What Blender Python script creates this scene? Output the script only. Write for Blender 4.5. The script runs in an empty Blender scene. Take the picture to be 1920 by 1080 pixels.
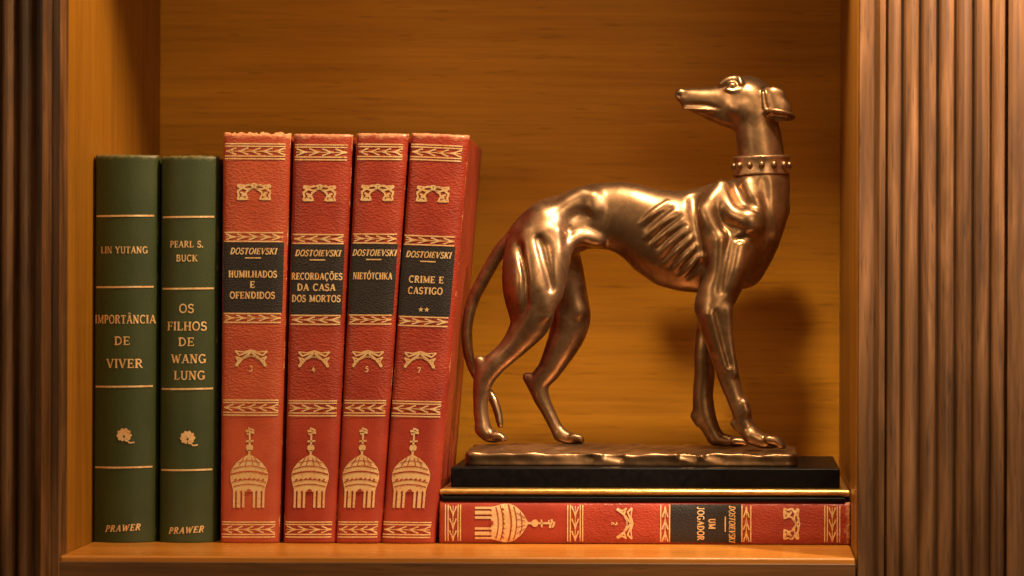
import bpy, bmesh, math, random
import numpy as np
from mathutils import Vector, Matrix

random.seed(7)
SC = bpy.context.scene
COL = SC.collection

# ------------------------------------------------------------------ camera / light
S = 0.0003            # metres per photo pixel on the plane of the book spines (y = 0)
D = 1.33              # camera distance to that plane
VX, VY = 1384.0, 509.0
ROLL = math.radians(0.2)

cd = bpy.data.cameras.new('camera')
cam = bpy.data.objects.new('camera', cd)
COL.objects.link(cam)
cam.location = (0, -D, 0)
cam.rotation_euler = (math.radians(90), -ROLL, 0)
cd.sensor_width = 36
cd.lens = 36 * D / (1920 * S)
cd.shift_x = -(VX - 960) / 1920
cd.shift_y = -(540 - VY) / 1920
cd.clip_start = 0.01
cd.clip_end = 50
cd.dof.use_dof = True
cd.dof.focus_distance = D + 0.02
cd.dof.aperture_fstop = 8.0
SC.camera = cam

SC.view_settings.view_transform = 'Standard'
SC.view_settings.look = 'None'
SC.view_settings.exposure = 0.18
SC.view_settings.gamma = 1.0
SC.view_settings.use_curve_mapping = False

w = bpy.data.worlds.new('World')
SC.world = w
w.use_nodes = True
nt = w.node_tree
bg = nt.nodes['Background']
bg.inputs[1].default_value = 0.62
# the room behind the camera: uneven warm surroundings, darker towards the floor
_tc = nt.nodes.new('ShaderNodeTexCoord')
_no = nt.nodes.new('ShaderNodeTexNoise')
_no.inputs['Scale'].default_value = 2.1
_no.inputs['Detail'].default_value = 3
_sx = nt.nodes.new('ShaderNodeSeparateXYZ')
_ad = nt.nodes.new('ShaderNodeMath')
_ad.operation = 'MULTIPLY_ADD'
_ad.inputs[1].default_value = 0.34
_ra = nt.nodes.new('ShaderNodeValToRGB')
_e = _ra.color_ramp.elements
_e[0].position, _e[0].color = 0.42, (0.05, 0.026, 0.009, 1)
_e[1].position, _e[1].color = 0.80, (1.5, 0.95, 0.46, 1)
_m = _e.new(0.60)
_m.color = (0.46, 0.27, 0.11, 1)
nt.links.new(_tc.outputs['Generated'], _no.inputs['Vector'])
nt.links.new(_tc.outputs['Generated'], _sx.inputs[0])
nt.links.new(_sx.outputs[2], _ad.inputs[0])
nt.links.new(_no.outputs['Fac'], _ad.inputs[2])
nt.links.new(_ad.outputs[0], _ra.inputs['Fac'])
nt.links.new(_ra.outputs['Color'], bg.inputs[0])


def lamp(name, kind, loc, target, energy, color, **kw):
    ld = bpy.data.lights.new(name, kind)
    ld.energy = energy
    ld.color = color
    for k, v in kw.items():
        setattr(ld, k, v)
    o = bpy.data.objects.new(name, ld)
    COL.objects.link(o)
    o.location = loc
    d = Vector(target) - Vector(loc)
    o.rotation_euler = d.to_track_quat('-Z', 'Y').to_euler()
    return o


# small cornice downlight just in front of the bookcase, above the picture
lamp('overhead_spot', 'SPOT', (-0.006, -0.145, 0.405), (-0.06, 0.04, -0.1), 15.0, (1.0, 0.74, 0.46),
     spot_size=math.radians(150), spot_blend=0.6, shadow_soft_size=0.021)
# added spot with no known source, brightens the upper right pilaster
lamp('overhead_spot', 'SPOT', (0.25, -0.20, 0.36), (0.165, -0.06, 0.18), 36.0, (1.0, 0.79, 0.62),
     spot_size=math.radians(58), spot_blend=1.0, shadow_soft_size=0.02)
# broad room lamp to the right
lamp('room_lamp_right', 'SPOT', (0.55, -1.75, 0.55), (-0.16, 0, 0.11), 78.0, (1.0, 0.71, 0.40),
     spot_size=math.radians(27), spot_blend=0.9, shadow_soft_size=0.65)
# dim fill added far off on the left to lighten the near thigh
lamp('left_fill_light', 'AREA', (-1.25, -1.5, 0.55), (-0.1, 0, 0), 3.5, (1.0, 0.70, 0.40), shape='DISK', size=0.5)


def U(px, py):
    """measured pixel -> offsets (right, down) from the vanishing point, camera roll removed"""
    dx, dy = px - VX, py - VY
    c, s = math.cos(ROLL), math.sin(ROLL)
    return dx * c + dy * s, -dx * s + dy * c


def P(px, py, y=0.0):
    a, b = U(px, py)
    k = S * (1 + y / D)
    return Vector((a * k, y, -b * k))


# ------------------------------------------------------------------ materials
def mat(name):
    m = bpy.data.materials.new(name)
    m.use_nodes = True
    n = m.node_tree.nodes
    return m, m.node_tree, n['Principled BSDF']


def node(t, kind, **kw):
    n = t.nodes.new(kind)
    for k, v in kw.items():
        setattr(n, k, v)
    return n


def coords(t, scale, kind='Object', rot=(0, 0, 0)):
    tc = node(t, 'ShaderNodeTexCoord')
    mp = node(t, 'ShaderNodeMapping')
    mp.inputs['Scale'].default_value = scale
    mp.inputs['Rotation'].default_value = rot
    t.links.new(tc.outputs[kind], mp.inputs['Vector'])
    return mp.outputs['Vector']


def noise(t, vec, scale, detail=6, rough=0.6, dist=0.0):
    n = node(t, 'ShaderNodeTexNoise')
    n.inputs['Scale'].default_value = scale
    n.inputs['Detail'].default_value = detail
    n.inputs['Roughness'].default_value = rough
    n.inputs['Distortion'].default_value = dist
    t.links.new(vec, n.inputs['Vector'])
    return n.outputs['Fac']


def ramp(t, fac, stops):
    r = node(t, 'ShaderNodeValToRGB')
    els = r.color_ramp.elements
    while len(els) < len(stops):
        els.new(0.5)
    for e, (p, c) in zip(els, stops):
        e.position = p
        e.color = (*c, 1) if len(c) == 3 else c
    t.links.new(fac, r.inputs['Fac'])
    return r.outputs['Color']


def bump(t, bsdf, height, strength, distance):
    b = node(t, 'ShaderNodeBump')
    b.inputs['Strength'].default_value = strength
    b.inputs['Distance'].default_value = distance
    t.links.new(height, b.inputs['Height'])
    t.links.new(b.outputs['Normal'], bsdf.inputs['Normal'])
    return b


def mixc(t, fac, a, b, mode='MIX'):
    m = node(t, 'ShaderNodeMix', data_type='RGBA', blend_type=mode)
    if isinstance(fac, (int, float)):
        m.inputs[0].default_value = fac
    else:
        t.links.new(fac, m.inputs[0])
    for sock, v in ((m.inputs[6], a), (m.inputs[7], b)):
        if isinstance(v, tuple):
            sock.default_value = (*v, 1)
        else:
            t.links.new(v, sock)
    return m.outputs[2]


def wood(name, axis, dark, mid, light, rough=0.3, spec=0.5, coarse=1.0, fleck=0.5, streak=0.55):
    m, t, b = mat(name)

    def sc(a, q):
        return {'x': (a, q, q), 'z': (q, q, a)}[axis]
    f1 = noise(t, coords(t, sc(1.6, 15)), 1.5 * coarse, 7, 0.6, 0.8)       # broad figure
    f2 = noise(t, coords(t, sc(10, 330)), 1.0, 4, 0.65, 0.3)                # fine grain
    f3 = noise(t, coords(t, sc(45, 620)), 1.0, 2, 0.5)                       # pores
    f4 = noise(t, coords(t, sc(4, 95)), coarse, 5, 0.6, 0.5)                # growth lines
    c1 = ramp(t, f1, [(0.30, dark), (0.5, mid), (0.70, light)])
    c2 = ramp(t, f2, [(0.34, (0.72, 0.68, 0.62)), (0.58, (1, 1, 1))])
    c4 = ramp(t, f4, [(0.36, (0.60, 0.54, 0.48)), (0.56, (1, 1, 1)), (0.72, (1.0, 1.0, 1.0))])
    c3 = ramp(t, f3, [(0.28, (0.35, 0.30, 0.26)), (0.36, (1, 1, 1))])
    c = mixc(t, 0.6, c1, c2, 'MULTIPLY')
    c = mixc(t, streak, c, c4, 'MULTIPLY')
    c = mixc(t, fleck, c, c3, 'MULTIPLY')
    t.links.new(c, b.inputs['Base Color'])
    r = ramp(t, f4, [(0.3, (rough + 0.10,) * 3), (0.7, (rough - 0.04,) * 3)])
    t.links.new(r, b.inputs['Roughness'])
    b.inputs['Specular IOR Level'].default_value = spec
    ad = node(t, 'ShaderNodeMath', operation='ADD')
    t.links.new(f2, ad.inputs[0])
    t.links.new(f3, ad.inputs[1])
    bump(t, b, ad.outputs[0], 0.14, 0.0006)
    return m


M = {}
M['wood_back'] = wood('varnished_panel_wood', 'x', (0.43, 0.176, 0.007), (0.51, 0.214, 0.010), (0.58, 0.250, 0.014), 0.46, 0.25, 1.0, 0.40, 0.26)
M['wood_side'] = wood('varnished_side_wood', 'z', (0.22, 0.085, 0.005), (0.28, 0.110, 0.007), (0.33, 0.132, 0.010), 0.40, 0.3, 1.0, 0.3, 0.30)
M['wood_shelf'] = wood('varnished_shelf_wood', 'x', (0.36, 0.130, 0.014), (0.44, 0.165, 0.020), (0.52, 0.20, 0.028), 0.28, 0.5, 1.0, 0.3, 0.35)
M['wood_front'] = wood('dark_shelf_edge_wood', 'x', (0.060, 0.024, 0.006), (0.12, 0.048, 0.012), (0.19, 0.078, 0.022), 0.38, 0.4, 1.3, 0.5, 0.7)
M['wood_pilaster'] = wood('brown_pilaster_wood', 'z', (0.045, 0.018, 0.005), (0.105, 0.044, 0.013), (0.22, 0.100, 0.038), 0.34, 0.5, 2.6, 0.7, 1.0)


def leather(name, base, dark, pebble, rough, grain=0.5, smooth_tail=False):
    m, t, b = mat(name)
    big = noise(t, coords(t, (1, 1, 1)), 38, 4, 0.6)
    c = mixc(t, ramp(t, big, [(0.35, (0, 0, 0)), (0.65, (1, 1, 1))]), dark, base)
    # rubbed pale edges at head and tail
    tc = node(t, 'ShaderNodeTexCoord')
    sx = node(t, 'ShaderNodeSeparateXYZ')
    t.links.new(tc.outputs['UV'], sx.inputs[0])
    nz = noise(t, coords(t, (1, 1, 1)), 260, 4, 0.6)
    ad = node(t, 'ShaderNodeMath', operation='MULTIPLY_ADD')
    t.links.new(nz, ad.inputs[0])
    ad.inputs[1].default_value = 0.034 if smooth_tail else 0.030
    t.links.new(sx.outputs[1], ad.inputs[2])
    wear = ramp(t, ad.outputs[0], [(0.0, (0, 0, 0)), (1.006, (0, 0, 0)), (1.016, (1, 1, 1))])
    wear.node.color_ramp.elements[1].position = 0.99
    wear.node.color_ramp.elements[2].position = 1.0
    # scale so that the ramp sees the top edge
    sc_ = node(t, 'ShaderNodeMath', operation='MULTIPLY')
    t.links.new(ad.outputs[0], sc_.inputs[0])
    sc_.inputs[1].default_value = 0.985
    # ... and scuffs along the joints
    e1 = node(t, 'ShaderNodeMath', operation='MULTIPLY_ADD')
    t.links.new(sx.outputs[0], e1.inputs[0])
    e1.inputs[1].default_value = 2.0
    e1.inputs[2].default_value = -1.0
    e2 = node(t, 'ShaderNodeMath', operation='ABSOLUTE')
    t.links.new(e1.outputs[0], e2.inputs[0])
    n5 = noise(t, coords(t, (1, 1, 1)), 95, 5, 0.7)
    e3 = node(t, 'ShaderNodeMath', operation='MULTIPLY_ADD')
    t.links.new(n5, e3.inputs[0])
    e3.inputs[1].default_value = 0.22
    e4 = node(t, 'ShaderNodeMath', operation='MULTIPLY')
    t.links.new(e2.outputs[0], e4.inputs[0])
    e4.inputs[1].default_value = 0.872
    t.links.new(e4.outputs[0], e3.inputs[2])
    mx = node(t, 'ShaderNodeMath', operation='MAXIMUM')
    t.links.new(e3.outputs[0], mx.inputs[1])
    t.links.new(sc_.outputs[0], mx.inputs[0])
    t.links.new(mx.outputs[0], wear.node.inputs['Fac'])
    wcol = (0.16, 0.13, 0.05) if base[1] > base[0] else (base[0] * 1.1 + 0.16, base[1] + 0.20, base[2] + 0.10)
    c = mixc(t, wear, c, wcol)
    t.links.new(c, b.inputs['Base Color'])
    vo = node(t, 'ShaderNodeTexVoronoi')
    vo.inputs['Scale'].default_value = 1.0
    t.links.new(coords(t, pebble), vo.inputs['Vector'])
    n2 = noise(t, coords(t, pebble), 0.8, 4, 0.6)
    ad2 = node(t, 'ShaderNodeMath', operation='ADD')
    t.links.new(vo.outputs['Distance'], ad2.inputs[0])
    t.links.new(n2, ad2.inputs[1])
    bp = bump(t, b, ad2.outputs[0], grain, 0.0005)
    if smooth_tail:      # the lower third of the spine is plain, unpebbled leather
        t.links.new(ramp(t, sx.outputs[1], [(0.325, (grain * 0.25,) * 3), (0.34, (grain,) * 3)]), bp.inputs['Strength'])
    b.inputs['Roughness'].default_value = rough
    b.inputs['Specular IOR Level'].default_value = 0.5
    return m


M['red'] = leather('red_leather', (0.345, 0.040, 0.016), (0.25, 0.022, 0.010), (560, 560, 1000), 0.38, 0.38, True)
M['red_faded'] = leather('faded_red_leather', (0.43, 0.074, 0.025), (0.34, 0.045, 0.016), (560, 560, 1000), 0.41, 0.38, True)
M['green'] = leather('green_cloth', (0.036, 0.050, 0.011), (0.025, 0.040, 0.009), (2300, 2300, 2300), 0.42, 0.22)
M['label'] = leather('black_label_leather', (0.016, 0.011, 0.010), (0.010, 0.007, 0.007), (900, 900, 1200), 0.45, 0.3)

m, t, b = mat('gilt_foil')
f = noise(t, coords(t, (1, 1, 1)), 700, 4, 0.7)
f2 = noise(t, coords(t, (1, 1, 1)), 160, 3, 0.6)
ad = node(t, 'ShaderNodeMath', operation='MULTIPLY_ADD')
t.links.new(f2, ad.inputs[0])
ad.inputs[1].default_value = 0.6
t.links.new(f, ad.inputs[2])
t.links.new(ramp(t, ad.outputs[0], [(0.58, (0.42, 0.16, 0.06)), (0.74, (0.78, 0.46, 0.19)), (0.92, (0.95, 0.70, 0.38))]), b.inputs['Base Color'])
t.links.new(ramp(t, ad.outputs[0], [(0.6, (0.05,) * 3), (0.85, (0.55,) * 3)]), b.inputs['Metallic'])
t.links.new(ramp(t, f, [(0.3, (0.5,) * 3), (0.7, (0.32,) * 3)]), b.inputs['Roughness'])
bump(t, b, f, 0.25, 0.0004)
M['gilt'] = m

m, t, b = mat('page_paper')
f = noise(t, coords(t, (400, 4, 4)), 3, 4, 0.6)
t.links.new(ramp(t, f, [(0.3, (0.45, 0.34, 0.2)), (0.7, (0.66, 0.53, 0.34))]), b.inputs['Base Color'])
b.inputs['Roughness'].default_value = 0.9
M['paper'] = m

m, t, b = mat('bronze')
f = noise(t, coords(t, (1, 1, 1)), 30, 5, 0.6, 0.4)
f2 = noise(t, coords(t, (1, 1, 1)), 300, 5, 0.65)
c = ramp(t, f, [(0.32, (0.21, 0.124, 0.060)), (0.48, (0.37, 0.216, 0.110)), (0.68, (0.50, 0.295, 0.158))])
c = mixc(t, 0.2, c, ramp(t, f2, [(0.32, (0.5, 0.46, 0.40)), (0.56, (1, 1, 1))]), 'MULTIPLY')
t.links.new(c, b.inputs['Base Color'])
f3 = noise(t, coords(t, (1, 1, 1)), 75, 6, 0.7, 0.6)      # brown patina in patches
c = mixc(t, ramp(t, f3, [(0.40, (0, 0, 0)), (0.60, (0.7, 0.7, 0.7))]), c, (0.165, 0.094, 0.046))
t.links.new(c, b.inputs['Base Color'])
b.inputs['Metallic'].default_value = 0.9
t.links.new(ramp(t, f, [(0.3, (0.40,) * 3), (0.7, (0.29,) * 3)]), b.inputs['Roughness'])
bump(t, b, f2, 0.05, 0.0006)
M['bronze'] = m

m2 = m.copy()
m2.name = 'polished_bronze'
for n_ in m2.node_tree.nodes:
    if n_.bl_idname == 'ShaderNodeValToRGB' and len(n_.color_ramp.elements) == 3:
        for e_, c_ in zip(n_.color_ramp.elements, ((0.45, 0.27, 0.15), (0.62, 0.38, 0.22), (0.72, 0.46, 0.28))):
            e_.color = (*c_, 1)
M['bronze_bright'] = m2

m, t, b = mat('dark_stud_metal')
f2 = noise(t, coords(t, (1, 1, 1)), 600, 3, 0.6)
t.links.new(ramp(t, f2, [(0.3, (0.16, 0.085, 0.035)), (0.7, (0.30, 0.16, 0.07))]), b.inputs['Base Color'])
b.inputs['Metallic'].default_value = 0.8
b.inputs['Roughness'].default_value = 0.3
M['stud'] = m

m, t, b = mat('black_lacquer')
f2 = noise(t, coords(t, (1, 1, 1)), 260, 5, 0.7)
t.links.new(ramp(t, f2, [(0.3, (0.0015, 0.0013, 0.0016)), (0.75, (0.004, 0.003, 0.003))]), b.inputs['Base Color'])
t.links.new(ramp(t, f2, [(0.3, (0.34,) * 3), (0.7, (0.5,) * 3)]), b.inputs['Roughness'])
bump(t, b, f2, 0.08, 0.0004)
b.inputs['Specular IOR Level'].default_value = 0.14
M['lacquer'] = m

m, t, b = mat('gold_leaf')
f2 = noise(t, coords(t, (60, 300, 300)), 4, 5, 0.7)
t.links.new(ramp(t, f2, [(0.3, (0.32, 0.15, 0.035)), (0.6, (0.62, 0.36, 0.11))]), b.inputs['Base Color'])
b.inputs['Metallic'].default_value = 0.85
b.inputs['Roughness'].default_value = 0.35
M['gold'] = m


# ------------------------------------------------------------------ object helpers
def link_mesh(name, verts, faces, mats, parent=None, smooth=False, fmat=None, uvs=None):
    me = bpy.data.meshes.new(name)
    me.from_pydata([tuple(v) for v in verts], [], [tuple(f) for f in faces])
    for mm in (mats if isinstance(mats, (list, tuple)) else [mats]):
        me.materials.append(mm)
    if fmat is not None:
        me.polygons.foreach_set('material_index', fmat)
    if smooth:
        me.polygons.foreach_set('use_smooth', [True] * len(me.polygons))
    if uvs is not None:
        ul = me.uv_layers.new(name='UVMap')
        for lp in me.loops:
            ul.data[lp.index].uv = uvs[lp.vertex_index]
    me.update()
    o = bpy.data.objects.new(name, me)
    COL.objects.link(o)
    if parent is not None:
        o.parent = parent
        o.matrix_parent_inverse = Matrix.Translation(-Vector(parent.location))
    return o


def thing(name, label, cat, loc, group=None):
    o = bpy.data.objects.new(name, None)
    o.empty_display_size = 0.02
    COL.objects.link(o)
    o.location = loc
    o['label'] = label
    o['category'] = cat
    if group:
        o['group'] = group
    return o


def recalc(o):
    bm = bmesh.new()
    bm.from_mesh(o.data)
    bmesh.ops.recalc_face_normals(bm, faces=bm.faces)
    bm.to_mesh(o.data)
    bm.free()


def bevel(o, width, seg=2):
    md = o.modifiers.new('bevel', 'BEVEL')
    md.width = width
    md.segments = seg
    md.limit_method = 'ANGLE'
    md.angle_limit = math.radians(40)
    o.data.polygons.foreach_set('use_smooth', [True] * len(o.data.polygons))
    wn = o.modifiers.new('normals', 'WEIGHTED_NORMAL')
    wn.keep_sharp = False
    return o


def box(name, lo, hi, m, parent=None, bev=0.0, seg=2):
    x0, y0, z0 = lo
    x1, y1, z1 = hi
    v = [(x0, y0, z0), (x1, y0, z0), (x1, y1, z0), (x0, y1, z0), (x0, y0, z1), (x1, y0, z1), (x1, y1, z1), (x0, y1, z1)]
    f = [(0, 3, 2, 1), (4, 5, 6, 7), (0, 1, 5, 4), (1, 2, 6, 5), (2, 3, 7, 6), (3, 0, 4, 7)]
    o = link_mesh(name, v, f, m, parent)
    if bev:
        bevel(o, bev, seg)
    return o


# ------------------------------------------------------------------ bookcase
ZF = -513 * S               # shelf top
YF, YB = -0.0594, 0.1608    # front edge, back panel
XL, XR = -1215 * S, 0.0640  # inner faces of the niche
ZT = 0.286                  # underside of the shelf above
case = thing('bookcase', 'brown varnished wooden bookcase niche with reeded pilasters on both sides', 'bookcase', (0.5 * (XL + XR), YB, ZF))
PLz0, PLz1 = -0.32, 0.34
box('back_panel', (XL - 0.02, YB, PLz0), (XR + 0.02, YB + 0.012, PLz1), M['wood_back'], case)
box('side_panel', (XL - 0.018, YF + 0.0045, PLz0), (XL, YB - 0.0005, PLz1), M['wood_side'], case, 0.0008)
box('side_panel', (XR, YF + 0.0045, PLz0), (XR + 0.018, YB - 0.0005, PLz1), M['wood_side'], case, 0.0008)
box('shelf', (XL + 0.0003, YF, ZF - 0.034), (XR - 0.0003, YB - 0.0005, ZF), M['wood_shelf'], case, 0.0014, 3)
box('shelf', (XL + 0.0003, YF, ZT), (XR - 0.0003, YB - 0.0005, ZT + 0.03), M['wood_shelf'], case, 0.0014, 3)

box('front_edge', (XL + 0.0004, YF - 0.0012, ZF - 0.0340), (XR - 0.0004, YF + 0.002, ZF - 0.0030), M['wood_front'], case, 0.0006)


def pilaster(prof, m):
    """prof: (x, y) polyline, front of the moulding; extruded upright"""
    back = YF + 0.012
    pts = list(prof) + [(prof[-1][0], back), (prof[0][0], back)]
    n = len(pts)
    v = [(x, y, PLz0) for x, y in pts] + [(x, y, PLz1) for x, y in pts]
    f = [(i, (i + 1) % n, n + (i + 1) % n, n + i) for i in range(n)] + [tuple(range(n))[::-1], tuple(range(n, 2 * n))]
    o = link_mesh('pilaster', v, f, m, case)
    recalc(o)
    return o


def fx(px):   # pixel column -> x on the front plane
    return (px - VX) * S * (1 + YF / D)


def reed(c, r, prot, n=9):
    out = []
    for i in range(n):
        a = math.pi * (1 - i / (n - 1))
        out.append((fx(c + r * math.cos(a)), YF - prot * math.sin(a)))
    return out


pr = [(fx(1609), YF + 0.001), (fx(1611), YF - 0.0010), (fx(1640), YF - 0.0010), (fx(1648), YF - 0.0035), (fx(1658), YF - 0.0035), (fx(1660), YF + 0.0005)]
for k in range(7):
    pr += reed(1674 + 33 * k, 13.5, 0.0026)
    pr += [(fx(1674 + 33 * k + 14.4), YF + 0.0009), (fx(1674 + 33 * k + 18), YF + 0.0009)]
pr += [(fx(1888), YF - 0.0040), (fx(1896), YF - 0.0048), (fx(1985), YF - 0.0048), (fx(1990), YF)]
pilaster(pr, M['wood_pilaster'])
pl = [(fx(-190), YF - 0.004)]
for k in range(6, -1, -1):
    pl += reed(18 + 33 - 33 * k, 13.5, 0.0046)
    pl += [(fx(51 - 33 * k + 14.6), YF + 0.0022), (fx(51 - 33 * k + 17), YF + 0.0022)]
pl += [(fx(70), YF + 0.0022), (fx(82), YF + 0.0022), (fx(83.5), YF - 0.0062), (fx(85.5), YF - 0.0070), (fx(97), YF - 0.0010), (fx(99), YF - 0.0002),
       (fx(110), YF - 0.0002), (fx(111.5), YF - 0.0018), (fx(113.2), YF - 0.0020), (fx(114.8), YF - 0.0010), (fx(115.3), YF + 0.001)]
pilaster(pl, M['wood_pilaster'])


# ------------------------------------------------------------------ stroke lettering
def arc(cx, cy, rx, ry, a0, a1, n=9):
    return [(cx + rx * math.cos(math.radians(a0 + (a1 - a0) * i / (n - 1))), cy + ry * math.sin(math.radians(a0 + (a1 - a0) * i / (n - 1)))) for i in range(n)]


K, B_, T_ = 0.17, 0.13, 0.085   # thick, medium, thin strokes


def stem(x, y0=0, y1=1, s0=True, s1=True, wgt=K):
    out = [([(x, y0), (x, y1)], wgt)]
    if s0: out.append(([(x - 0.16, y0 + 0.03), (x + 0.16, y0 + 0.03)], 0.07))
    if s1: out.append(([(x - 0.16, y1 - 0.03), (x + 0.16, y1 - 0.03)], 0.07))
    return out


def sf(x, y, h=0.14):
    return [([(x - h, y), (x + h, y)], 0.07)]


G = {
    'A': (0.86, [([(0.12, 0), (0.43, 1)], T_), ([(0.43, 1), (0.74, 0)], K), ([(0.24, 0.34), (0.62, 0.34)], T_)] + sf(0.12, 0.03) + sf(0.74, 0.03)),
    'B': (0.76, stem(0.18) + [([(0.18, 0.97)] + arc(0.38, 0.75, 0.22, 0.22, 90, -90) + [(0.18, 0.53)], B_), ([(0.18, 0.53)] + arc(0.40, 0.28, 0.26, 0.25, 90, -90) + [(0.18, 0.03)], B_)]),
    'C': (0.80, [(arc(0.43, 0.5, 0.33, 0.48, 45, 315, 15), B_), ([(0.67, 0.78), (0.69, 1.0)], T_)]),
    'D': (0.86, stem(0.18) + [([(0.18, 0.96)] + arc(0.36, 0.5, 0.38, 0.46, 90, -90, 13) + [(0.18, 0.04)], B_)]),
    'E': (0.72, stem(0.18) + [([(0.18, 0.96), (0.62, 0.96), (0.62, 0.78)], T_), ([(0.18, 0.5), (0.5, 0.5)], T_), ([(0.18, 0.04), (0.64, 0.04), (0.66, 0.24)], T_), ([(0.5, 0.4), (0.5, 0.6)], T_)]),
    'F': (0.68, stem(0.18) + [([(0.18, 0.96), (0.62, 0.96), (0.62, 0.76)], T_), ([(0.18, 0.5), (0.5, 0.5)], T_), ([(0.5, 0.4), (0.5, 0.6)], T_)]),
    'G': (0.86, [(arc(0.43, 0.5, 0.33, 0.48, 45, 330, 15), B_), ([(0.70, 0.05), (0.70, 0.42)], K), ([(0.52, 0.42), (0.82, 0.42)], T_), ([(0.67, 0.78), (0.69, 1.0)], T_)]),
    'H': (0.88, stem(0.18) + stem(0.70) + [([(0.18, 0.5), (0.70, 0.5)], T_)]),
    'I': (0.38, stem(0.19)),
    'J': (0.50, [([(0.30, 1), (0.30, 0.2)] + arc(0.17, 0.2, 0.13, 0.2, 0, -160, 7), B_)] + sf(0.30, 0.97)),
    'K': (0.86, stem(0.18) + [([(0.26, 0.45), (0.68, 0.97)], T_), ([(0.36, 0.56), (0.74, 0.02)], B_)] + sf(0.68, 0.97) + sf(0.72, 0.03)),
    'L': (0.70, stem(0.18) + [([(0.18, 0.04), (0.62, 0.04), (0.65, 0.26)], T_)]),
    'M': (1.06, stem(0.16, wgt=T_) + [([(0.16, 1), (0.52, 0.08)], K), ([(0.52, 0.08), (0.86, 1)], T_)] + stem(0.88)),
    'N': (0.90, stem(0.16, wgt=T_) + [([(0.16, 1), (0.72, 0)], K)] + stem(0.72, s0=False, wgt=T_)),
    'O': (0.88, [(arc(0.44, 0.5, 0.35, 0.48, 0, 360, 21), B_)]),
    'P': (0.72, stem(0.18) + [([(0.18, 0.96)] + arc(0.38, 0.72, 0.25, 0.24, 90, -90) + [(0.18, 0.48)], B_)]),
    'R': (0.82, stem(0.18) + [([(0.18, 0.96)] + arc(0.38, 0.74, 0.24, 0.22, 90, -90) + [(0.18, 0.52)], B_), ([(0.38, 0.52), (0.70, 0.02)], B_)] + sf(0.72, 0.03, 0.1)),
    'S': (0.64, [(arc(0.32, 0.74, 0.22, 0.23, 35, 250, 9) + arc(0.32, 0.26, 0.25, 0.25, 70, -145, 9), B_), ([(0.52, 0.76), (0.53, 0.98)], T_), ([(0.08, 0.24), (0.07, 0.02)], T_)]),
    'T': (0.78, stem(0.39, s1=False) + [([(0.06, 0.78), (0.08, 0.96), (0.70, 0.96), (0.72, 0.78)], T_)]),
    'U': (0.86, [([(0.18, 1), (0.18, 0.34)] + arc(0.44, 0.34, 0.26, 0.32, 180, 360, 9) + [(0.70, 1)], B_)] + sf(0.18, 0.97) + sf(0.70, 0.97)),
    'V': (0.84, [([(0.12, 1), (0.43, 0)], K), ([(0.43, 0), (0.72, 1)], T_)] + sf(0.12, 0.97) + sf(0.72, 0.97)),
    'W': (1.20, [([(0.12, 1), (0.38, 0)], K), ([(0.38, 0), (0.60, 0.9)], T_), ([(0.60, 0.9), (0.82, 0)], K), ([(0.82, 0), (1.06, 1)], T_)] + sf(0.12, 0.97) + sf(1.06, 0.97)),
    'Y': (0.84, [([(0.12, 1), (0.42, 0.46)], K), ([(0.42, 0.46), (0.72, 1)], T_)] + stem(0.42, 0, 0.46, s1=False) + sf(0.12, 0.97) + sf(0.72, 0.97)),
    '.': (0.34, [([(0.14, 0.0), (0.14, 0.17)], K)]),
    '2': (0.62, [(arc(0.3, 0.72, 0.22, 0.26, 160, -20, 9) + [(0.1, 0.05), (0.54, 0.05)], B_)]),
    '3': (0.62, [(arc(0.28, 0.75, 0.2, 0.22, 150, -80, 9), B_), (arc(0.28, 0.28, 0.24, 0.26, 80, -150, 9), B_)]),
    '4': (0.66, [([(0.42, 0), (0.42, 1), (0.08, 0.32), (0.62, 0.32)], B_)]),
    '5': (0.62, [([(0.5, 0.95), (0.16, 0.95), (0.13, 0.55)] + arc(0.28, 0.32, 0.24, 0.29, 100, -150, 9), B_)]),
    '7': (0.62, [([(0.08, 0.75), (0.08, 0.95), (0.54, 0.95), (0.26, 0)], B_)]),
    ' ': (0.46, []),
}
ACC = {'Â': ('A', [([(0.25, 1.10), (0.43, 1.32), (0.61, 1.10)], T_)]), 'Ç': ('C', [([(0.42, 0.0), (0.46, -0.12), (0.36, -0.26)], B_)]),
       'Õ': ('O', [([(0.22, 1.12), (0.34, 1.24), (0.52, 1.14), (0.66, 1.26)], B_)]), 'Ó': ('O', [([(0.38, 1.10), (0.58, 1.32)], B_)])}
for k_, (b_, s_) in ACC.items():
    G[k_] = (G[b_][0], G[b_][1] + s_)


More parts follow.
